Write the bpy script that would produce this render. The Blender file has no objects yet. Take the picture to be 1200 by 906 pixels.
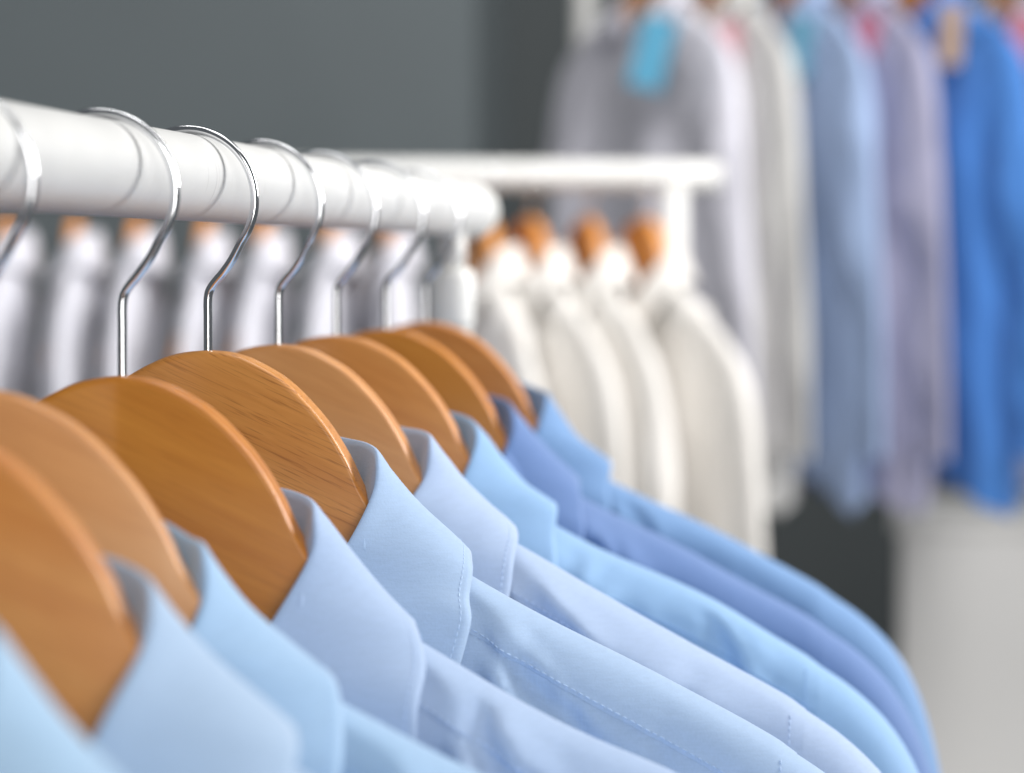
import bpy, bmesh, math, random
import numpy as np
from mathutils import Vector, Matrix

# ------------------------------------------------------------------ camera, world, light
S = bpy.context.scene
COL = S.collection
EYE = 1.45                                   # lens height above the floor
cam_data = bpy.data.cameras.new('camera')
cam = bpy.data.objects.new('camera', cam_data)
COL.objects.link(cam)
cam.location = (0, 0, EYE)
cam.rotation_euler = (math.radians(90 - 2.491), 0, math.radians(7.774))
cam_data.sensor_width = 36.0
cam_data.lens = 100.0
cam_data.clip_start = 0.01
cam_data.clip_end = 60
cam_data.dof.use_dof = True
cam_data.dof.focus_distance = 0.900
cam_data.dof.aperture_fstop = 7.7
cam_data.dof.aperture_blades = 0
S.camera = cam

world = bpy.data.worlds.new('World')
S.world = world
world.use_nodes = True
bg = world.node_tree.nodes['Background']
bg.inputs[0].default_value = (0.86, 0.93, 1.0, 1)
bg.inputs[1].default_value = 0.11


def area(name, loc, target, size, power, color=(1, 1, 1), size_y=None):
    d = bpy.data.lights.new(name, 'AREA')
    d.energy = power
    d.color = color
    d.size = size
    if size_y:
        d.shape = 'RECTANGLE'
        d.size_y = size_y
    o = bpy.data.objects.new(name, d)
    COL.objects.link(o)
    o.location = loc
    o.rotation_euler = (Vector(target) - Vector(loc)).to_track_quat('-Z', 'Y').to_euler()
    return o


area('softbox_key', (1.5, 1.95, EYE + 0.60), (-0.1, 1.0, EYE - 0.05), 0.8, 44, (1.0, 0.985, 0.97))
area('softbox_top', (0.35, 0.9, EYE + 1.55), (-0.15, 1.0, EYE - 0.05), 1.0, 5, (1.0, 0.99, 0.98))
area('softbox_front', (0.70, -1.3, EYE + 0.42), (-0.1, 1.2, EYE - 0.05), 0.7, 27, (1.0, 0.98, 0.96), 1.5)
area('softbox_back', (1.35, 2.5, EYE + 1.5), (-0.2, 4.2, EYE - 0.1), 1.0, 54, (1.0, 0.99, 0.98))
area('softbox_rear_ceiling', (-0.2, 1.75, EYE + 2.1), (-0.35, 4.1, EYE - 0.1), 1.4, 36, (1.0, 0.99, 0.98))

S.view_settings.view_transform = 'Standard'
S.view_settings.look = 'None'
S.view_settings.exposure = 0.10
S.view_settings.gamma = 1.0
S.view_settings.use_curve_mapping = False
S.render.engine = 'CYCLES'
S.cycles.use_denoising = True
S.cycles.max_bounces = 8

MM = 0.001


# ------------------------------------------------------------------ helpers
def tag(o, label=None, cat=None, group=None, kind=None):
    if label: o['label'] = label
    if cat: o['category'] = cat
    if group: o['group'] = group
    if kind: o['kind'] = kind
    return o


def empty(name, loc, rz=0.0):
    o = bpy.data.objects.new(name, None)
    o.empty_display_size = 0.02
    COL.objects.link(o)
    o.location = loc
    o.rotation_euler = (0, 0, rz)
    return o


def mesh_obj(name, verts, faces, mat, parent=None, smooth=True):
    me = bpy.data.meshes.new(name)
    me.from_pydata([tuple(v) for v in verts], [], [tuple(f) for f in faces])
    me.update()
    if smooth:
        me.polygons.foreach_set('use_smooth', [True] * len(me.polygons))
    o = bpy.data.objects.new(name, me)
    COL.objects.link(o)
    if mat: me.materials.append(mat)
    if parent: o.parent = parent
    return o


def grid_faces(nr, nc, off=0, flip=False, wrap=False):
    f = []
    for r in range(nr - 1):
        for c in range(nc if wrap else nc - 1):
            c2 = (c + 1) % nc
            a, b, d, e = off + r * nc + c, off + r * nc + c2, off + (r + 1) * nc + c2, off + (r + 1) * nc + c
            f.append((e, d, b, a) if flip else (a, b, d, e))
    return f


def smooth_curve(pts, n):
    """Catmull-Rom through pts, n samples evenly by length."""
    P = np.array(pts, float)
    P = np.vstack([2 * P[0] - P[1], P, 2 * P[-1] - P[-2]])
    out = []
    for i in range(1, len(P) - 2):
        t = np.linspace(0, 1, 24, endpoint=False)[:, None]
        p0, p1, p2, p3 = P[i - 1], P[i], P[i + 1], P[i + 2]
        out.append(0.5 * ((2 * p1) + (-p0 + p2) * t + (2 * p0 - 5 * p1 + 4 * p2 - p3) * t * t + (-p0 + 3 * p1 - 3 * p2 + p3) * t ** 3))
    out.append(P[-2][None])
    Q = np.vstack(out)
    L = np.concatenate([[0], np.cumsum(np.linalg.norm(np.diff(Q, axis=0), axis=1))])
    s = np.linspace(0, L[-1], n)
    return np.stack([np.interp(s, L, Q[:, k]) for k in range(Q.shape[1])], 1)


def tube(path, rad, seg=14, caps=True):
    """Tube along a polyline; rad scalar or array."""
    P = np.array(path, float)
    n = len(P)
    rad = np.broadcast_to(np.asarray(rad, float), (n,))
    T = np.gradient(P, axis=0)
    T /= np.linalg.norm(T, axis=1)[:, None]
    ref = np.array([0, 1.0, 0]) if abs(T[0] @ np.array([0, 1.0, 0])) < 0.9 else np.array([1.0, 0, 0])
    V = []
    N = ref - T[0] * (ref @ T[0]); N /= np.linalg.norm(N)
    for i in range(n):
        N = N - T[i] * (N @ T[i]); N /= np.linalg.norm(N)
        B = np.cross(T[i], N)
        for k in range(seg):
            a = 2 * math.pi * k / seg
            V.append(P[i] + rad[i] * (math.cos(a) * N + math.sin(a) * B))
    F = grid_faces(n, seg, wrap=True)
    if caps:
        F.append(tuple(range(seg - 1, -1, -1)))
        F.append(tuple(range((n - 1) * seg, n * seg)))
    return V, F


class Waves:
    """Smooth random field: a sum of sines, seeded, for drape and wrinkles."""
    def __init__(self, seed, n, f0, f1, aniso=(1, 1)):
        r = np.random.RandomState(seed)
        a = r.rand(n) * 2 * np.pi
        f = f0 + (f1 - f0) * r.rand(n)
        self.kx, self.ky = f * np.cos(a) * aniso[0], f * np.sin(a) * aniso[1]
        self.ph = r.rand(n) * 2 * np.pi
        self.n = n

    def __call__(self, x, y):
        s = 0
        for k in range(self.n):
            s = s + np.sin(self.kx[k] * x + self.ky[k] * y + self.ph[k])
        return s / math.sqrt(self.n)


def sstep(a, b, x):
    t = np.clip((x - a) / (b - a), 0, 1)
    return t * t * (3 - 2 * t)


# ------------------------------------------------------------------ materials
def new_mat(name):
    m = bpy.data.materials.new(name)
    m.use_nodes = True
    nt = m.node_tree
    return m, nt, nt.nodes['Principled BSDF']


def node(nt, typ, **kw):
    n = nt.nodes.new(typ)
    for k, v in kw.items(): setattr(n, k, v)
    return n


def fabric(name, color, stripe=None, thread_scale=2600.0, contrast=0.07, rough=0.78):
    m, nt, b = new_mat(name)
    L = nt.links.new
    tc = node(nt, 'ShaderNodeTexCoord')
    weft = node(nt, 'ShaderNodeMapping'); weft.inputs['Scale'].default_value = (200, 200, 1700)
    fine = node(nt, 'ShaderNodeTexNoise'); fine.inputs['Scale'].default_value = 1.0; fine.inputs['Detail'].default_value = 2
    warp = node(nt, 'ShaderNodeMapping'); warp.inputs['Scale'].default_value = (1700, 1700, 200)
    thr = node(nt, 'ShaderNodeTexNoise'); thr.inputs['Scale'].default_value = 1.0; thr.inputs['Detail'].default_value = 2
    big = node(nt, 'ShaderNodeTexNoise'); big.inputs['Scale'].default_value = 26; big.inputs['Detail'].default_value = 3
    L(tc.outputs['Object'], weft.inputs['Vector']); L(weft.outputs[0], fine.inputs['Vector']); L(tc.outputs['Object'], warp.inputs['Vector'])
    L(warp.outputs[0], thr.inputs['Vector']); L(tc.outputs['Object'], big.inputs['Vector'])
    add = node(nt, 'ShaderNodeMath', operation='ADD'); L(fine.outputs[0], add.inputs[0]); L(thr.outputs[0], add.inputs[1])
    r = node(nt, 'ShaderNodeMapRange')
    r.inputs[1].default_value = 0.6; r.inputs[2].default_value = 1.4
    r.inputs[3].default_value = 1 - contrast; r.inputs[4].default_value = 1 + contrast * 0.6
    L(add.outputs[0], r.inputs[0])
    mul = node(nt, 'ShaderNodeVectorMath', operation='SCALE')
    mul.inputs[0].default_value = color
    L(r.outputs[0], mul.inputs['Scale'])
    src = mul.outputs[0]
    if stripe:
        sep = node(nt, 'ShaderNodeSeparateXYZ'); L(tc.outputs['Object'], sep.inputs[0])
        k = node(nt, 'ShaderNodeMath', operation='MULTIPLY'); k.inputs[1].default_value = 2 * math.pi / stripe[1]; L(sep.outputs[0], k.inputs[0])
        sn = node(nt, 'ShaderNodeMath', operation='SINE'); L(k.outputs[0], sn.inputs[0])
        mr = node(nt, 'ShaderNodeMapRange'); mr.inputs[1].default_value = 0.2; mr.inputs[2].default_value = 0.6; L(sn.outputs[0], mr.inputs[0])
        mx = node(nt, 'ShaderNodeMix', data_type='RGBA'); L(mr.outputs[0], mx.inputs[0]); L(src, mx.inputs[6])
        mx.inputs[7].default_value = (*stripe[0], 1)
        src = mx.outputs[2]
    L(src, b.inputs['Base Color'])
    b.inputs['Roughness'].default_value = rough
    b.inputs['Specular IOR Level'].default_value = 0.25
    b.inputs['Sheen Weight'].default_value = 0.25
    b.inputs['Sheen Roughness'].default_value = 0.4
    bp = node(nt, 'ShaderNodeBump'); bp.inputs['Strength'].default_value = 0.15; bp.inputs['Distance'].default_value = 0.0004
    bp2 = node(nt, 'ShaderNodeBump'); bp2.inputs['Strength'].default_value = 0.17; bp2.inputs['Distance'].default_value = 0.004
    L(add.outputs[0], bp.inputs['Height']); L(big.outputs[0], bp2.inputs['Height'])
    L(bp2.outputs[0], bp.inputs['Normal']); L(bp.outputs[0], b.inputs['Normal'])
    return m


def wood(name, dark, light, grain=0.5, rough=0.40):
    m, nt, b = new_mat(name)
    L = nt.links.new
    tc = node(nt, 'ShaderNodeTexCoord')
    sep = node(nt, 'ShaderNodeSeparateXYZ'); L(tc.outputs['Object'], sep.inputs[0])
    sh0 = node(nt, 'ShaderNodeMath', operation='ADD'); sh0.inputs[1].default_value = 0.034; L(sep.outputs[0], sh0.inputs[0])
    ab = node(nt, 'ShaderNodeMath', operation='ABSOLUTE'); L(sh0.outputs[0], ab.inputs[0])
    cmb = node(nt, 'ShaderNodeCombineXYZ'); L(ab.outputs[0], cmb.inputs[0]); L(sep.outputs[1], cmb.inputs[1]); L(sep.outputs[2], cmb.inputs[2])
    rot = node(nt, 'ShaderNodeMapping'); rot.inputs['Rotation'].default_value = (0, math.radians(-24), 0); L(cmb.outputs[0], rot.inputs['Vector'])
    oi = node(nt, 'ShaderNodeObjectInfo')
    off = node(nt, 'ShaderNodeVectorMath', operation='ADD'); L(rot.outputs[0], off.inputs[0]); L(oi.outputs['Random'], off.inputs[1])
    st = node(nt, 'ShaderNodeMapping'); st.inputs['Scale'].default_value = (14, 60, 260); L(off.outputs[0], st.inputs['Vector'])
    g1 = node(nt, 'ShaderNodeTexNoise'); g1.inputs['Scale'].default_value = 1; g1.inputs['Detail'].default_value = 5; g1.inputs['Roughness'].default_value = 0.65
    g1.inputs['Distortion'].default_value = 0.0
    L(st.outputs[0], g1.inputs['Vector'])
    st2 = node(nt, 'ShaderNodeMapping'); st2.inputs['Scale'].default_value = (34, 600, 1700); L(off.outputs[0], st2.inputs['Vector'])
    g2 = node(nt, 'ShaderNodeTexNoise'); g2.inputs['Scale'].default_value = 1; g2.inputs['Detail'].default_value = 2
    L(st2.outputs[0], g2.inputs['Vector'])
    pore = node(nt, 'ShaderNodeMapRange'); pore.inputs[1].default_value = 0.55; pore.inputs[2].default_value = 0.70; L(g2.outputs[0], pore.inputs[0])
    st3 = node(nt, 'ShaderNodeMapping'); st3.inputs['Scale'].default_value = (6, 20, 30); L(off.outputs[0], st3.inputs['Vector'])
    g3 = node(nt, 'ShaderNodeTexNoise'); g3.inputs['Scale'].default_value = 1; g3.inputs['Detail'].default_value = 2; L(st3.outputs[0], g3.inputs['Vector'])
    av = node(nt, 'ShaderNodeMath', operation='ADD'); L(g1.outputs[0], av.inputs[0]); L(g3.outputs[0], av.inputs[1])
    mr = node(nt, 'ShaderNodeMapRange'); mr.inputs[1].default_value = 0.7; mr.inputs[2].default_value = 1.3; L(av.outputs[0], mr.inputs[0])
    mx = node(nt, 'ShaderNodeMix', data_type='RGBA'); mx.inputs[6].default_value = (*dark, 1); mx.inputs[7].default_value = (*light, 1)
    L(mr.outputs[0], mx.inputs[0])
    mx2 = node(nt, 'ShaderNodeMix', data_type='RGBA', blend_type='MULTIPLY')
    pm = node(nt, 'ShaderNodeMath', operation='MULTIPLY'); pm.inputs[1].default_value = grain; L(pore.outputs[0], pm.inputs[0])
    L(pm.outputs[0], mx2.inputs[0]); L(mx.outputs[2], mx2.inputs[6]); mx2.inputs[7].default_value = (0.42, 0.28, 0.2, 1)
    L(mx2.outputs[2], b.inputs['Base Color'])
    b.inputs['Roughness'].default_value = rough
    b.inputs['Coat Weight'].default_value = 0.16
    b.inputs['Coat Roughness'].default_value = 0.22
    bp = node(nt, 'ShaderNodeBump', invert=True); bp.inputs['Strength'].default_value = 0.25 * grain; bp.inputs['Distance'].default_value = 0.0004
    L(pore.outputs[0], bp.inputs['Height']); L(bp.outputs[0], b.inputs['Normal'])
    return m


def simple(name, color, rough=0.5, metal=0.0, noise=0.06, nscale=30, bump=0.0):
    m, nt, b = new_mat(name)
    L = nt.links.new
    tc = node(nt, 'ShaderNodeTexCoord')
    n = node(nt, 'ShaderNodeTexNoise'); n.inputs['Scale'].default_value = nscale; n.inputs['Detail'].default_value = 4
    L(tc.outputs['Object'], n.inputs['Vector'])
    r = node(nt, 'ShaderNodeMapRange'); r.inputs[3].default_value = 1 - noise; r.inputs[4].default_value = 1 + noise
    L(n.outputs[0], r.inputs[0])
    mul = node(nt, 'ShaderNodeVectorMath', operation='SCALE'); mul.inputs[0].default_value = color
    L(r.outputs[0], mul.inputs['Scale']); L(mul.outputs[0], b.inputs['Base Color'])
    rr = node(nt, 'ShaderNodeMapRange'); rr.inputs[3].default_value = rough * 0.8; rr.inputs[4].default_value = rough * 1.25
    L(n.outputs[0], rr.inputs[0]); L(rr.outputs[0], b.inputs['Roughness'])
    b.inputs['Metallic'].default_value = metal
    if bump:
        bp = node(nt, 'ShaderNodeBump'); bp.inputs['Strength'].default_value = bump; bp.inputs['Distance'].default_value = 0.002
        L(n.outputs[0], bp.inputs['Height']); L(bp.outputs[0], b.inputs['Normal'])
    return m


M_CHROME = simple('polished_steel', (0.80, 0.81, 0.83), 0.13, 1.0, 0.03, 60)
M_PAINT = simple('white_enamel', (0.74, 0.735, 0.715), 0.30, 0.0, 0.035, 22)
M_CAP = simple('white_plastic', (0.86, 0.86, 0.83), 0.38, 0.0, 0.02, 40)
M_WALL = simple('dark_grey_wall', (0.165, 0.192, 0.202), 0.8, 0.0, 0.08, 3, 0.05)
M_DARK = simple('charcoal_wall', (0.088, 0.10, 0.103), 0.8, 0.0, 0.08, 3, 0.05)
M_FLOOR = simple('grey_floor', (0.20, 0.20, 0.20), 0.5, 0.0, 0.1, 5)
M_CABINET = simple('pale_grey_laminate', (0.82, 0.81, 0.79), 0.45, 0.0, 0.03, 6)
M_WOODS = [
    wood('honey_lacquered_wood', (0.57, 0.20, 0.036), (0.74, 0.325, 0.080), 0.25),
    wood('amber_grained_wood', (0.55, 0.205, 0.038), (0.75, 0.335, 0.080), 0.5),
    wood('tan_smooth_wood', (0.62, 0.265, 0.080), (0.74, 0.355, 0.125), 0.12),
    wood('deep_amber_wood', (0.51, 0.165, 0.015), (0.67, 0.26, 0.034), 0.15),
]


def enamel(name, color):
    m = simple(name, color, 0.40, 0.0, 0.05, 22)
    nt = m.node_tree; b = nt.nodes['Principled BSDF']; L = nt.links.new
    tc = node(nt, 'ShaderNodeTexCoord')
    mp = node(nt, 'ShaderNodeMapping'); mp.inputs['Scale'].default_value = (50, 900, 50); L(tc.outputs['Object'], mp.inputs[0])
    n1 = node(nt, 'ShaderNodeTexNoise'); n1.inputs['Scale'].default_value = 1.0; n1.inputs['Detail'].default_value = 1; L(mp.outputs[0], n1.inputs[0])
    n2 = node(nt, 'ShaderNodeTexNoise'); n2.inputs['Scale'].default_value = 35; n2.inputs['Detail'].default_value = 3; L(tc.outputs['Object'], n2.inputs[0])
    a = node(nt, 'ShaderNodeMapRange'); a.inputs[1].default_value = 0.66; a.inputs[2].default_value = 0.74; L(n1.outputs[0], a.inputs[0])
    c = node(nt, 'ShaderNodeMapRange'); c.inputs[1].default_value = 0.48; c.inputs[2].default_value = 0.6; L(n2.outputs[0], c.inputs[0])
    k = node(nt, 'ShaderNodeMath', operation='MULTIPLY'); L(a.outputs[0], k.inputs[0]); L(c.outputs[0], k.inputs[1])
    k2 = node(nt, 'ShaderNodeMath', operation='MULTIPLY'); k2.inputs[1].default_value = 0.5; L(k.outputs[0], k2.inputs[0])
    mx = node(nt, 'ShaderNodeMix', data_type='RGBA'); mx.inputs[7].default_value = (0.42, 0.41, 0.40, 1)
    old = b.inputs['Base Color'].links[0].from_socket
    L(k2.outputs[0], mx.inputs[0]); L(old, mx.inputs[6]); L(mx.outputs[2], b.inputs['Base Color'])
    return m


M_SCUFFED = enamel('scuffed_white_enamel', (0.72, 0.72, 0.705))

# ------------------------------------------------------------------ setting
EDGE = 6.0


def box(name, lo, hi, mat, parent=None, bevel=0.0):
    bm = bmesh.new()
    bmesh.ops.create_cube(bm, size=1)
    lo, hi = Vector(lo), Vector(hi)
    for v in bm.verts:
        v.co = Vector((lo[i] + (v.co[i] + 0.5) * (hi[i] - lo[i]) for i in range(3)))
    if bevel:
        bmesh.ops.bevel(bm, geom=bm.edges[:], offset=bevel, segments=2, affect='EDGES')
    me = bpy.data.meshes.new(name)
    bm.to_mesh(me); bm.free()
    me.materials.append(mat)
    o = bpy.data.objects.new(name, me)
    COL.objects.link(o)
    if parent: o.parent = parent
    return o


tag(box('floor', (-3.2, -0.6, -0.05), (2.6, 5.6, 0.0), M_FLOOR), kind='structure')
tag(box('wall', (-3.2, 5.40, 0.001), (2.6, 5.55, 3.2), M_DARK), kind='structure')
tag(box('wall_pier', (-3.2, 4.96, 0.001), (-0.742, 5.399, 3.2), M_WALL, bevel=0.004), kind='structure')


# ------------------------------------------------------------------ clothes hanger
TOP = np.array([(0, 0), (8, -0.8), (16, -3.4), (27.3, -10), (38.8, -21.5), (46.6, -33), (51.8, -43.5), (57.4, -52), (65.5, -60), (75.5, -66.8),
                (85, -72), (105, -81.5), (135, -95.5), (165, -110.5), (190, -124.5), (204, -134), (217, -146), (226, -160)], float)
_c = smooth_curve(TOP, 700)


def ridge(u):
    return np.interp(np.abs(u), _c[:, 0], _c[:, 1])


BEND = 0.11


def bend(u, crease=6.0):
    return -BEND * (np.sqrt(u * u + crease * crease) - crease)


def hook_path():
    cx, cz, r = -6.8, 46.9, 22.6
    pts = [(0, -9), (0, 2), (0, 9), (0, 14.5), (0.6, 17.6), (2.4, 20.3), (5.3, 23.6), (8.4, 28.0)]
    for a in np.arange(-36, 186, 9):
        t = math.radians(a)
        pts.append((cx + r * math.cos(t), cz + r * math.sin(t)))
    P = smooth_curve(pts, 130)
    return np.stack([P[:, 0], 0 * P[:, 0], P[:, 1]], 1) * MM


HOOK_V, HOOK_F = tube(hook_path(), 1.42 * MM, 16)
ARM_LEN = 198.0


def hanger_mesh(crease, nst=150, thick=12.5, rc=2.6):
    us = np.concatenate([np.linspace(-ARM_LEN, -70, nst // 4), np.linspace(-69, 69, nst), np.linspace(70, ARM_LEN, nst // 4)])
    bot = np.interp(np.abs(us), [0, 25, 50, 100, 160, ARM_LEN], [-80, -84, -93, -113, -139, -156])
    k = np.linspace(0, 1, 6)
    V = []
    for u, vb in zip(us, bot):
        vt = ridge(u) - 1.6 - 11 * sstep(60, 96, abs(u))
        end = sstep(ARM_LEN, ARM_LEN - 12, abs(u))
        hy = thick / 2 * (0.55 + 0.45 * end)
        mid, hz = (vt + vb) / 2, (vt - vb) / 2 * (0.6 + 0.4 * end)
        yc = bend(u, crease)
        loop = []
        for (sy, sz, a0) in ((1, 1, 0), (-1, 1, 90), (-1, -1, 180), (1, -1, 270)):
            for t in k:
                a = math.radians(a0 + 90 * t)
                loop.append((sy * (hy - rc) + rc * math.cos(a), sz * (hz - rc) + rc * math.sin(a)))
        for (y, z) in loop:
            V.append((u * MM, (yc + y) * MM, (mid + z) * MM))
    n = len(k) * 4
    F = grid_faces(len(us), n, wrap=True)
    F.append(tuple(range(n - 1, -1, -1))); F.append(tuple(range((len(us) - 1) * n, len(us) * n)))
    return V, F


def make_hanger(label, loc, rz, mat, crease=6.0, group=None, hook_turn=0.0):
    root = empty('wooden_hanger', loc, rz)
    tag(root, label, 'hanger', group)
    V, F = hanger_mesh(crease)
    o = mesh_obj('hanger_body', V, F, mat, root)
    h = mesh_obj('hook', HOOK_V, HOOK_F, M_CHROME, root)
    h.rotation_euler = (0, 0, hook_turn)
    return root


# ------------------------------------------------------------------ shirt
R_TOP = 11.0


def drop(d):
    """How far the cloth stands off the ridge line, d millimetres below it."""
    x = np.clip(d, 0, R_TOP) / R_TOP
    return R_TOP * np.sqrt(np.maximum(0, 1 - (1 - x) ** 2)) + 30 * (1 - np.exp(-np.maximum(d, 0) / 34.0))


UA = 206.0                                          # depth of the armhole


def close(d):
    return np.sqrt(np.maximum(0, 1 - np.clip(d / UA, 0, 1) ** 4))


class ShirtShape:
    def __init__(self, seed, fold=1.0, wrinkle=1.0, taper=None):
        self.w1 = Waves(seed, 7, 0.035, 0.075, (1.0, 0.55))
        self.w2 = Waves(seed + 50, 9, 0.10, 0.26)
        self.w3 = Waves(seed + 90, 5, 0.03, 0.055, (1.0, 0.10))
        self.fold, self.wr, self.taper = fold, wrinkle, taper
        r = np.random.RandomState(seed + 400)
        C = []
        for k in range(34):
            side = 1 if k % 3 else -1
            near = k < 12                               # more of them bunch beside the collar
            u0 = side * (r.uniform(84, 118) if near else r.uniform(90, 185))
            d0 = r.uniform(4, 30) if near else r.uniform(6, 110)
            a = math.radians(r.uniform(48, 112)) if k % 4 else math.radians(r.uniform(10, 40))
            C.append((u0, d0, a * side, r.uniform(9, 26), r.uniform(2.8, 6.5), r.uniform(0.4, 1.4) * (1 if r.rand() < 0.65 else -1)))
        self.creases = C

    def crumple(self, u, d):
        n = 0
        for (u0, d0, a, ln, w, A) in self.creases:
            du, dd = u - u0, d - d0
            p = du * math.cos(a) + dd * math.sin(a)
            t = -du * math.sin(a) + dd * math.cos(a) + 0.004 * p * p
            n = n + A * np.exp(-(p / ln) ** 2) * (np.exp(-(t / w) ** 2) - 0.6 * np.exp(-((t - 1.7 * w) / (1.3 * w)) ** 2))
        return n

    def drop(self, d):
        if self.taper is None: return drop(d)
        x = np.clip(d, 0, 7.0) / 7.0
        return 7.0 * np.sqrt(np.maximum(0, 1 - (1 - x) ** 2)) + 36 * (1 - np.exp(-np.maximum(d, 0) / self.taper))

    def sheet(self, u, d, lift, s):
        """s = -1 front, +1 back: u across, d down from the ridge; x, y, z in mm."""
        au = np.abs(u)
        e = sstep(150, 188, au)
        off = 0 if s < 0 else 300
        H = self.drop(d) * (1.0 if s < 0 else 0.85)
        H = H * (1 - e) + H * (0.86 if s < 0 else 1.0) * close(d) * e
        amp = sstep(0, 13, d) * (1 - e)
        n = 1.9 * self.wr * self.w1(u + off, d) + 1.1 * self.wr * self.w2(u + off, d) * sstep(-0.6, 1.4, self.w1(u * 0.8 + 140, d * 1.3))
        n = n + 9 * self.fold * sstep(40, 330, d) * self.w3(u + off * 1.7, d)
        n = amp * n + 2.1 * self.wr * self.crumple(u, d) * sstep(0, 7, d) * (1 - 0.6 * e)
        # the seam draws the cloth into small puckers
        n = n + 0.22 * self.wr * np.sin(u * 0.75 + 2.0 * self.w1(u, 0 * u)) * np.exp(-((d - 18.0) / 6.0) ** 2) * sstep(0, 6, d)
        lift = lift * (1 - 0.75 * sstep(ARM - 5, ARM, au))
        y = bend(u) + s * (H + lift * sstep(0, 3, d) + n)
        if s < 0:
            y = y - 12 * np.exp(-(u / 38.0) ** 2) * sstep(20, 70, d)
        else:
            y = y + 21 * np.exp(-(u / 44.0) ** 2) * (1 - sstep(40, 200, d))
        z = ridge(np.maximum(au, 56)) - d + lift * (1 - sstep(0, 9, d))
        z = z + 0.9 * self.wr * self.w1(u * 1.2 + 40, 0 * u) * (1 - e) * (1 - sstep(0, 40, d))
        x = u * (1 + 0.10 * sstep(60, 420, d))
        return np.stack([x, y, z], -1)

    def front(self, u, d, lift=0.0): return self.sheet(u, d, lift, -1)

    def back(self, u, d, lift=0.0): return self.sheet(u, d, lift, 1)


ARM = 190.0


def seam_d(u):
    return 13.5 + 3.5 * sstep(70, 190, np.abs(u))


def neck_d(u):
    """depth of the front neckline below the virtual ridge."""
    return 52 * np.sqrt(np.maximum(0, 1 - (u / 57.0) ** 2))


def pack(parts, name, mat, parent):
    V, F, off = [], [], 0
    for (v, f) in parts:
        V.extend((np.asarray(v).reshape(-1, 3) * MM).tolist())
        F.extend([tuple(i + off for i in q) for q in f])
        off = len(V)
    return mesh_obj(name, V, F, mat, parent)


def torso_parts(sh, fine):
    du = 2.5 if fine else 8.0
    us = np.linspace(-ARM, ARM, int(2 * ARM / du) + 1)
    t = np.concatenate([np.linspace(0, 1, 30 if fine else 8, endpoint=False) * 60,
                        60 + np.linspace(0, 1, 30 if fine else 8, endpoint=False) * 120,
                        180 + np.linspace(0, 1, 26 if fine else 12) * 470])
    U, T = np.meshgrid(us, t)
    start = np.where(np.abs(U) < 57, neck_d(U), np.maximum(seam_d(U) - 5, 0))
    D = start + T * (1 - start / 650.0)
    Pf = sh.front(U, D)
    startb = np.where(np.abs(U) < 57, 12.0, 34.0) + 0 * U
    Db = startb + T * (1 - startb / 650.0)
    Pb = sh.back(U, Db)
    nr, nc = U.shape
    return [(Pf, grid_faces(nr, nc, flip=True)), (Pb, grid_faces(nr, nc))]


def yoke_parts(sh, fine):
    out = []
    du = 2.5 if fine else 8.0
    lift = 0.8
    for s in (-1, 1):
        us = np.linspace(56, ARM + 0.6, int((ARM - 56) / du) + 1) * s
        rows = np.concatenate([-np.linspace(1, 0, 20 if fine else 7) ** 1.6 * 42, (np.linspace(0, 1, 22 if fine else 7)[1:]) ** 1.6])
        P = []
        for r in rows:
            if r <= 0:
                P.append(sh.back(us, np.full_like(us, -r), lift))
            else:
                l = lift if r < 0.999 else 0.1
                P.append(sh.front(us, seam_d(us) * r, l))
        P = np.array(P)
        out.append((P, grid_faces(P.shape[0], P.shape[1], flip=(s < 0))))
    return out


def sleeve_part(sh, side, fine):
    top = smooth_curve([(ARM, ridge(ARM)), (204, -134), (217, -146.5), (227, -162), (235, -183), (241.5, -212), (249, -262), (257, -330), (265, -420), (273, -560), (277, -690)], 90 if fine else 34)
    bot = smooth_curve([(ARM - 2, ridge(ARM) - UA), (187, -338), (187, -347), (188, -358), (190, -372), (192, -392), (194, -420), (195, -460), (194, -520), (193, -600), (190, -690)], 90 if fine else 34)
    n = len(top)
    nw = 30 if fine else 12
    w = (1 - np.cos(np.linspace(0, math.pi, nw))) / 2
    tau = np.linspace(0, 1, n)[:, None]
    P = top[:, None, :] * (1 - w)[None, :, None] + bot[:, None, :] * w[None, :, None]
    ln = np.linalg.norm(top - bot, axis=1)[:, None]
    d = w[None, :] * ln
    thick = 0.86 + (0.62 - 0.86) * sstep(0.1, 0.5, tau)
    h = sh.drop(d) * np.sqrt(np.maximum(0, 1 - w[None, :] ** 4)) * thick
    nz = 3.0 * sh.wr * sh.w1(P[..., 0] * 1.3 + 77, P[..., 1]) * sstep(0.05, 0.25, tau) * np.sin(w * math.pi)[None, :]
    nz = nz + 1.3 * sh.wr * sh.w2(P[..., 0], P[..., 1] * 0.6) * np.sin(w * math.pi)[None, :] * sstep(0.0, 0.1, tau)
    y0 = bend(ARM) + 6 * sstep(0.2, 0.8, tau)
    # gathered little puckers where the sleeve is set into the armhole
    pk = 0.5 * np.sin(d * 0.55 + 1.0) * np.exp(-((tau - 0.02) / 0.02) ** 2) * np.sin(w * math.pi)[None, :]
    Pf = np.stack([P[..., 0] * side, y0 - h - nz - pk, P[..., 1]], -1)
    Pb = np.stack([P[..., 0] * side, y0 + h * 0.95 + 0.5 * nz, P[..., 1]], -1)
    loop = np.concatenate([Pf, Pb[:, ::-1][:, 1:-1]], 1)
    return [(loop, grid_faces(loop.shape[0], loop.shape[1], wrap=True, flip=(side > 0)))]


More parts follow.
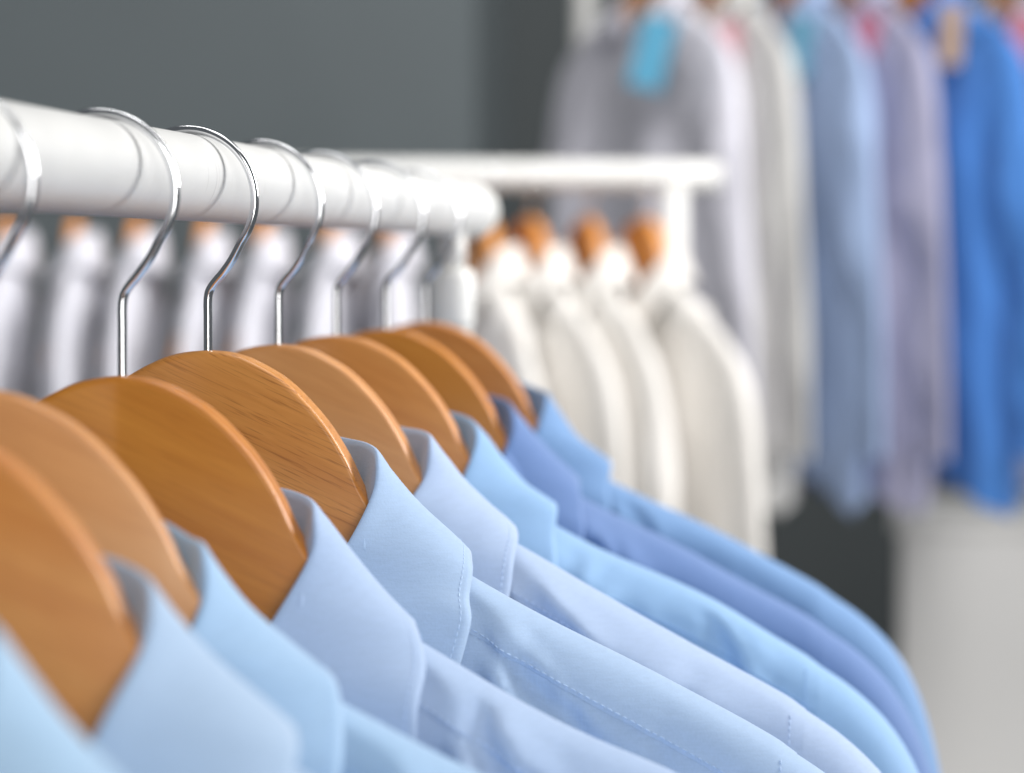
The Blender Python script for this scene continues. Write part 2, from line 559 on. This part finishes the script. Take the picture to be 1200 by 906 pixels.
F_PTS = [(0, 35, -29), (22, 31, -29), (41.5, 19, -30.5), (52.5, 5, -32.5), (57.2, -5, -36.5), (56.6, -14, -46), (51, -27, -60), (43, -38, -74), (27, -48, -92), (5, -53, -104)]
L_PTS = [(0, 47, -74), (34, 43, -73), (62, 28, -70), (80.5, 6, -65.5), (86.5, -12, -67.5), (88.5, -27, -75.5), (89, -40, -87), (87, -51, -103), (80, -59, -122)]
S_PTS = [(0, 31, -58), (20, 28, -58), (36, 18, -56), (47.5, 4, -53), (53, -8, -53.5), (54, -18, -63), (50, -27, -78), (41, -37, -94), (26, -45, -108), (5, -50, -120)]


def collar_curves(rs, n):
    j = lambda P, a: [np.array(p) + (rs.rand(3) - 0.5) * a * (1 if i else 0) for i, p in enumerate(P)]
    return smooth_curve(j(F_PTS, 2.4), n), smooth_curve(j(L_PTS, 3.2), n), smooth_curve(S_PTS, n)


def collar_grid(rs, fine, tilt):
    n = 70 if fine else 20
    wv, wl = Waves(rs.randint(9999), 9, 0.15, 0.42), Waves(rs.randint(9999), 6, 0.05, 0.12)
    halves = []
    for side in (1, -1):
        F, L, Sd = collar_curves(rs, n)
        ns, nl = (12, 26) if fine else (4, 8)
        rows = []
        for k in range(ns):
            t = k / ns
            rows.append(Sd * (1 - t) + F * t)
        # the fall: rolls over the fold, bulges a little, then lies down to its edge
        up = np.array([0, 0, 1.0])
        out = L - F
        out = out / np.linalg.norm(out, axis=1)[:, None]
        nrm = np.stack([out[:, 0] * 0.6, out[:, 1] * 0.6, 0.75 + 0 * out[:, 0]], 1)
        tt = np.linspace(0, 1, n)[:, None]
        bulge = 5.4 - 1.2 * tt
        for k in range(nl + 1):
            t = (k / nl) ** 1.5
            lift = 2.2 * math.exp(-(t / 0.035) ** 2) * 0
            P = F * (1 - t) + L * t
            P = P + nrm * (bulge * 4 * t * (1 - t) * 0.82)
            # round the fold
            roll = math.exp(-t / 0.018)
            P = P + np.stack([out[:, 0], out[:, 1], 0 * out[:, 0]], 1) * (1.3 * (1 - roll)) + up * (0.9 * (1 - roll) * math.exp(-t / 0.06))
            wob = 0.22 * wv(P[:, 0] + 31 * side, P[:, 2] + 0.6 * P[:, 1]) + 0.9 * wl(P[:, 0] - 17 * side, P[:, 2] + 0.6 * P[:, 1])
            P = P + nrm * (wob * min(1.0, t * 5) * (1 - 0.55 * t))[:, None]
            rows.append(P)
        G = np.array(rows)
        G[..., 0] *= side
        halves.append(G)
    return halves


def stitches(points, length, pitch, r, normal_lift=0.0):
    """A row of short thread dashes along a polyline (mm)."""
    P = np.asarray(points, float)
    L = np.concatenate([[0], np.cumsum(np.linalg.norm(np.diff(P, axis=0), axis=1))])
    V, F = [], []
    s = 1.0
    while s + length < L[-1]:
        q = np.array([[np.interp(s + length * k, L, P[:, i]) for i in range(3)] for k in (0, 0.25, 0.75, 1.0)])
        v, f = tube(q, [r * 0.35, r, r, r * 0.35], 5)
        o = len(V)
        V.extend(v); F.extend([tuple(i + o for i in g) for g in f])
        s += pitch
    return V, F


def make_shirt(label, loc, rz, mat, seed, thread=None, fine=True, group=None, detail=True, wr=1.0, fold=1.0, taper=None):
    root = empty('dress_shirt', loc, rz)
    tag(root, label, 'shirt', group)
    sh = ShirtShape(seed, fold, wr, taper)
    rs = np.random.RandomState(seed + 7)
    tp = torso_parts(sh, fine)
    pack(tp[:1], 'front_panel', mat, root)
    pack(tp[1:], 'back_panel', mat, root)
    yp = yoke_parts(sh, fine)
    pack(yp[:1], 'yoke', mat, root)
    yk = pack(yp[1:], 'yoke', mat, root)
    for side in (1, -1):
        pack(sleeve_part(sh, side, fine), 'sleeve', mat, root)
    halves = collar_grid(rs, fine, 0)
    parts = []
    for i, G in enumerate(halves):
        parts.append((G, grid_faces(G.shape[0], G.shape[1], flip=(i == 0))))
    co = pack(parts, 'collar', mat, root)
    bm = bmesh.new(); bm.from_mesh(co.data)
    bmesh.ops.remove_doubles(bm, verts=bm.verts, dist=0.0002)
    bm.to_mesh(co.data); bm.free()
    sol = co.modifiers.new('thickness', 'SOLIDIFY'); sol.thickness = 0.8 * MM; sol.offset = 0
    if detail and thread:
        # row of edge stitching on the collar fall and on the yoke seam
        G = halves[0]
        nl = 26
        Lr, Lp = G[-1], G[-5]
        dist = np.linalg.norm(Lr - Lp, axis=1)[:, None]
        line = Lr + (Lp - Lr) / dist * 3.4
        nrm = np.cross(np.gradient(line, axis=0), Lp - Lr)
        nrm /= np.linalg.norm(nrm, axis=1)[:, None]
        if nrm[40][2] < 0: nrm = -nrm
        line = line + nrm * 0.5
        V, F = stitches(line[12:], 2.0, 2.7, 0.24)
        pack([(V, F)], 'stitching', thread, co)['kind'] = 'stuff'
        us = np.linspace(70, ARM, 160)
        ln = sh.front(us, seam_d(us) - 1.6, 0.8 + 0.2)
        V, F = stitches(ln, 1.9, 2.6, 0.28)
        pack([(V, F)], 'stitching', thread, yk)['kind'] = 'stuff'
        dd = np.linspace(3, 60, 80)
        ln = sh.front(np.full_like(dd, ARM - 4), dd, 1.0)
        V, F = stitches(ln, 1.9, 2.6, 0.26)
        pack([(V, F)], 'stitching', thread, yk)['kind'] = 'stuff'
    return root


def copy_tree(src, loc, rz, label, group, mat=None, sy=1.0):
    c = src.copy(); COL.objects.link(c)
    c.scale = (1, sy, 1)
    c.location = loc; c.rotation_euler = (0, 0, rz)
    c['label'] = label
    if group: c['group'] = group
    for ch in src.children:
        d = ch.copy(); COL.objects.link(d); d.parent = c
        if mat and (ch.name.split('.')[0] not in ('hook',)):
            d.material_slots[0].link = 'OBJECT'
            d.material_slots[0].material = mat
    return c


# ------------------------------------------------------------------ front garment rack
ROD_X, ROD_Z, ROD_R = -0.2285, EYE + 0.0275, 0.014
rack = empty('garment_rack', (ROD_X, 1.442, 0))
tag(rack, 'white round tube clothes rail in front, carrying the blue shirts', 'clothes rack')
v, f = tube([(0, y, ROD_Z) for y in (-1.25, -0.9, -0.5, 0.0, 0.058)], ROD_R, 64)
mesh_obj('rail', v, f, M_SCUFFED, rack)
prof = [(0.056, 0.0), (0.056, ROD_R + 0.0004), (0.0575, ROD_R + 0.0012), (0.064, ROD_R + 0.0012), (0.0745, ROD_R + 0.0004), (0.0785, ROD_R - 0.0022), (0.0802, ROD_R - 0.006), (0.0806, 0.0)]
V = [(r * math.cos(2 * math.pi * k / 48), y, ROD_Z + r * math.sin(2 * math.pi * k / 48)) for (y, r) in prof for k in range(48)]
mesh_obj('end_cap', V, grid_faces(len(prof), 48, wrap=True), M_CAP, rack)


def lathe(name, prof, mat, parent, x=0.0, y=0.0, seg=40):
    V = [(x + r * math.cos(2 * math.pi * k / seg), y + r * math.sin(2 * math.pi * k / seg), z) for (r, z) in prof for k in range(seg)]
    return mesh_obj(name, V, grid_faces(len(prof), seg, wrap=True), mat, parent)


zc = ROD_Z
lathe('post_neck', [(0.0, zc - 0.008), (0.0078, zc - 0.008), (0.0078, zc - 0.034), (0.0, zc - 0.034)], M_PAINT, rack)
lathe('post_collar', [(0.0, zc - 0.031), (0.0108, zc - 0.031), (0.0116, zc - 0.033), (0.0120, zc - 0.036), (0.0120, zc - 0.058), (0.0116, zc - 0.060), (0.0, zc - 0.060)], M_CAP, rack)
lathe('post', [(0.0, zc - 0.059), (0.0108, zc - 0.059), (0.0108, 0.03), (0.0, 0.03)], M_PAINT, rack)
box('foot', (-0.22, -0.018, 0.0), (0.22, 0.018, 0.03), M_PAINT, rack, 0.004)

# shirts on it: (key, Y, drop of hanger mm, swivel deg, wood index, crease)
WORD = {
    'Z': ('sky blue shirt cut off by the lower left corner, nearest of all', 'bare wooden hanger of the nearest shirt beyond the left edge'),
    'A': ('pale blue blurred shirt just behind the corner shirt, large collar at lower left', 'amber wooden hanger nearest the lens at the left edge'),
    'B': ('sky blue blurred shirt, third from the front', 'tan wooden hanger second from the left edge, hook cut by the frame'),
    'C': ('periwinkle blue shirt in front of the sharply stitched collar', 'deep amber glossy wooden hanger with a joint line down its middle'),
    'D': ('light blue shirt in sharp focus with stitched collar and yoke seam', 'grained wooden hanger in sharp focus in the middle of the row'),
    'E': ('pale lavender blue shirt right behind the sharply focused one', 'smooth tan wooden hanger right behind the sharply grained one'),
    'F': ('bright sky blue shirt, third from the far end of the front rail', 'amber wooden hanger third from the far end of the front rail'),
    'G': ('darker cornflower blue shirt, second from the far end of front rail', 'deep amber wooden hanger second from the far end of front rail'),
    'H': ('medium blue shirt last on the front rail near its post', 'amber wooden hanger last on the front rail near its post'),
}
SHIRT_RGB = {
    'Z': (0.375, 0.55, 0.745), 'A': (0.39, 0.525, 0.71), 'B': (0.34, 0.51, 0.725), 'C': (0.38, 0.50, 0.71), 'D': (0.37, 0.505, 0.71),
    'E': (0.395, 0.505, 0.705), 'F': (0.265, 0.44, 0.685), 'G': (0.125, 0.215, 0.44), 'H': (0.16, 0.29, 0.515),
}
ROW = [('Z', 0.4980, 2, 2, 0, 6, 5), ('A', 0.6000, 6, 7, 0, 6, 3), ('B', 0.6790, 3, 11, 2, 6, 6), ('C', 0.7941, 4.2, 2, 3, 1.2, 4.5), ('D', 0.8963, 0, 0, 1, 6, 0),
       ('E', 1.0015, 1, -1.5, 2, 6, 1), ('F', 1.1073, 0.5, 1.5, 0, 6, 2), ('G', 1.2184, 0.5, -1, 3, 6, 1), ('H', 1.3213, -0.5, 1, 0, 6, 1)]
rnd = random.Random(4)
for i, (k, y, dz, sw, wi, cr, slip) in enumerate(ROW):
    z = ROD_Z + ROD_R - 0.0681
    loc = (ROD_X + 0.0071 + {'A': 0.003, 'Z': 0.002, 'B': -0.006}.get(k, 0), y, z - dz * MM)
    rz = math.radians(sw)
    h = make_hanger(WORD[k][1], loc, rz, M_WOODS[wi], cr, 'wooden hangers on the front rail')
    for ch in h.children:
        if ch.name.startswith('hook'): ch.location.z = dz * MM; ch.rotation_euler.z = math.radians(-14 if k == 'B' else rnd.uniform(-4, 4))
    m = fabric('shirt_cotton_' + k.lower(), SHIRT_RGB[k])
    c = SHIRT_RGB[k]
    th = simple('thread_' + k.lower(), tuple(min(1, q * 1.12 + 0.03) for q in c), 0.6, 0, 0.03, 200) if k in 'BCDEF' else None
    make_shirt(WORD[k][0], (loc[0], loc[1], loc[2] - slip * MM), rz, m, 11 + 13 * i, th, True, 'blue shirts on the front rail', wr={'G': 2.3, 'F': 1.6, 'C': 1.7, 'D': 1.6, 'E': 1.5, 'H': 1.6}.get(k, 1.0))

# ------------------------------------------------------------------ second rack, parallel to the wall
R2Z, R2R = EYE + 0.090, 0.0145
P0, P1 = np.array([-0.946, 2.754]), np.array([-0.187, 2.959])
d2 = (P1 - P0) / np.linalg.norm(P1 - P0)
rack2 = empty('garment_rack', (P1[0], P1[1], 0))
tag(rack2, 'white clothes rail behind, with lilac and ivory shirts on it', 'clothes rack')
v, f = tube([(-d2[0] * t, -d2[1] * t, R2Z) for t in (0.0, 0.05, 0.5, 1.0, 1.5)], R2R, 32)
mesh_obj('rail', v, f, M_PAINT, rack2)
for t in (0.047, 1.42):
    lathe('post', [(0.0, R2Z - 0.008), (0.0125, R2Z - 0.008), (0.0125, 0.0), (0.0, 0.0)], M_PAINT, rack2, -d2[0] * t, -d2[1] * t, 24)

M_LILAC = fabric('lilac_white_cotton', (0.63, 0.625, 0.665), ((0.53, 0.53, 0.60), 0.012))
M_IVORY = fabric('ivory_cotton', (0.735, 0.71, 0.675))
M_BWOOD = M_WOODS[0]
proto_h = None
proto_s = None
LEN2 = np.linalg.norm(P1 - P0)
stops = [(LEN2 * (1 - q), -73 - 6 * q / 0.57 + rnd.uniform(-4, 4), M_LILAC) for q in (0.002, 0.076, 0.161, 0.240, 0.329, 0.404, 0.492, 0.566)] + \
        [(LEN2 * (1 - q), a, M_IVORY) for q, a in ((0.692, -66), (0.7488, -58), (0.8257, -62), (0.9007, -55))]
names_l = ['first', 'second', 'third', 'fourth', 'fifth', 'sixth', 'seventh', 'eighth', 'ninth']
for i, (t, a, m) in enumerate(stops):
    p = P1 - d2 * t
    loc = (p[0], p[1], R2Z + R2R - 0.0567)
    rz = math.radians(a)
    if i < 8:
        ls = 'lilac white shirt seen edge-on on the back rail, %s from the left' % names_l[i]
        lh = 'wooden hanger of the %s lilac shirt from the left, back rail' % names_l[i]
        g = 'lilac shirts on the back rail'; gh = 'hangers on the back rail'
    else:
        ls = ('ivory white shirt on the back rail, farthest left of the ivory ones', 'ivory white shirt on the back rail, second of the ivory ones',
              'ivory white shirt on the back rail, third of the ivory ones', 'ivory white shirt at the right end of the back rail, beside its post')[i - 8]
        lh = ('wooden hanger of the leftmost ivory shirt, half behind the front rail end', 'wooden hanger of the second ivory shirt on the back rail',
              'wooden hanger of the third ivory shirt on the back rail', 'wooden hanger next to the post of the back rail')[i - 8]
        g = 'ivory shirts on the back rail'; gh = 'hangers on the back rail'
    hloc = loc
    if i < 8: loc = (loc[0], loc[1], loc[2] + 0.013)
    if proto_s is None:
        proto_s = make_shirt(ls, loc, rz, m, 301, None, False, g, False, 2.4, 1.8, 75.0)
        proto_s.scale = (1, 0.65, 1)
        protos = [proto_s]
        proto_h = make_hanger(lh, hloc, rz, M_BWOOD, 6.0, gh)
        proto_h.children[1].location.z = -0.0114
    else:
        if len(protos) < 5:
            o = make_shirt(ls, loc, rz, m, 301 + 17 * i, None, False, g, False, 2.4, 1.8, 75.0)
            o.scale = (1, rnd.uniform(0.55, 0.72), 1)
            protos.append(o)
        else:
            copy_tree(protos[(i * 3) % 5], loc, rz, ls, g, m, rnd.uniform(0.55, 0.72) if i < 8 else 0.9)
        copy_tree(proto_h, hloc, rz, lh, gh)

# ------------------------------------------------------------------ third rack, far right
R3Z = EYE + 0.485
rack3 = empty('garment_rack', (-0.470, 4.25, 0))
tag(rack3, 'tall far rack whose white post shows at the top edge behind the lilac shirt', 'clothes rack')
v, f = tube([(x, -0.23 + 0.02 * x, R3Z) for x in (-0.02, 0.3, 0.6, 1.0)], 0.0145, 24)
mesh_obj('rail', v, f, M_PAINT, rack3)
lathe('post', [(0.0, R3Z + 0.02), (0.0165, R3Z + 0.02), (0.0165, 0.0), (0.0, 0.0)], M_PAINT, rack3, 0, 0, 24)
v, f = tube([(0, 0, R3Z), (0, -0.23, R3Z)], 0.010, 16)
mesh_obj('rail_bracket', v, f, M_PAINT, rack3)
lathe('post', [(0.0, R3Z - 0.01), (0.0145, R3Z - 0.01), (0.0145, 0.0), (0.0, 0.0)], M_PAINT, rack3, 0.96, -0.21, 24)

FAR = [(-0.345, -53, (0.78, 0.77, 0.85), 'far lilac grey shirt in front of the white post, turned widest', None),
       (-0.245, -60, (0.68, 0.67, 0.65), 'far off-white shirt between the lilac grey and the light blue one', None),
       (-0.140, -62, (0.36, 0.47, 0.70), 'far light blue shirt on the right, with a teal tag', None),
       (-0.055, -62, (0.42, 0.41, 0.55), 'far mauve grey shirt left of the royal blue one', None),
       (0.035, -52, (0.075, 0.235, 0.62), 'far royal blue shirt near the right edge', None),
       (0.165, -60, (0.50, 0.50, 0.56), 'far grey shirt cut off by the right edge', None)]
for i, (x, a, c, lab, _) in enumerate(FAR):
    loc = (x, 4.02 + 0.02 * (x + 0.44), R3Z + 0.0145 - 0.0677)
    m = fabric('far_cotton_%d' % i, c)
    copy_tree(protos[(i * 2 + 1) % 5], loc, math.radians(a), lab, 'shirts on the far rack', m, 0.95)
    copy_tree(proto_h, loc, math.radians(a), 'wooden hanger inside the ' + lab.split(',')[0].replace(' between the lilac grey and the light blue one', ''), 'hangers on the far rack')

# paper tags on the far shirts
TAGS = [((-0.335, 3.86, EYE + 0.285), (0.047, 0.10), 14, (0.07, 0.30, 0.46), 'teal blue paper tag on the far lilac grey shirt'),
        ((-0.232, 3.90, EYE + 0.30), (0.03, 0.06), -6, (0.48, 0.24, 0.27), 'dusty pink paper tag on the far off-white shirt'),
        ((-0.135, 3.90, EYE + 0.292), (0.033, 0.085), 4, (0.07, 0.22, 0.32), 'dark teal paper tag on the far light blue shirt'),
        ((-0.043, 3.90, EYE + 0.308), (0.036, 0.06), -8, (0.30, 0.09, 0.15), 'crimson paper tag on the far mauve grey shirt'),
        ((0.066, 3.90, EYE + 0.308), (0.030, 0.085), 3, (0.34, 0.23, 0.15), 'brown kraft paper tag on the far royal blue shirt'),
        ((0.160, 3.90, EYE + 0.30), (0.034, 0.075), 5, (0.38, 0.12, 0.17), 'pink paper tag at the right edge of the picture')]
for (p, (w, hgt), rot, c, lab) in TAGS:
    o = box('paper_tag', (-w / 2, -0.0006, -hgt / 2), (w / 2, 0.0006, hgt / 2), simple('card', c, 0.6, 0, 0.04, 50), None, 0.0003)
    o.location = p; o.rotation_euler = (0, math.radians(rot), math.radians(7))
    tag(o, lab, 'tag', 'paper tags on the far shirts')

# ------------------------------------------------------------------ cabinet under the far shirts
cab = empty('cabinet', (0.29, 4.55, 0))
tag(cab, 'pale grey cabinet at the lower right below the far shirts', 'cabinet')
ct = EYE - 0.385
box('carcass', (-0.29, -0.22, 0.0), (0.60, 0.22, ct - 0.022), M_CABINET, cab, 0.002)
box('top', (-0.30, -0.235, ct - 0.0215), (0.61, 0.235, ct), M_CABINET, cab, 0.002)
box('door', (-0.288, -0.240, 0.05), (0.154, -0.2205, ct - 0.024), M_CABINET, cab, 0.002)
box('door', (0.158, -0.240, 0.05), (0.598, -0.2205, ct - 0.024), M_CABINET, cab, 0.002)
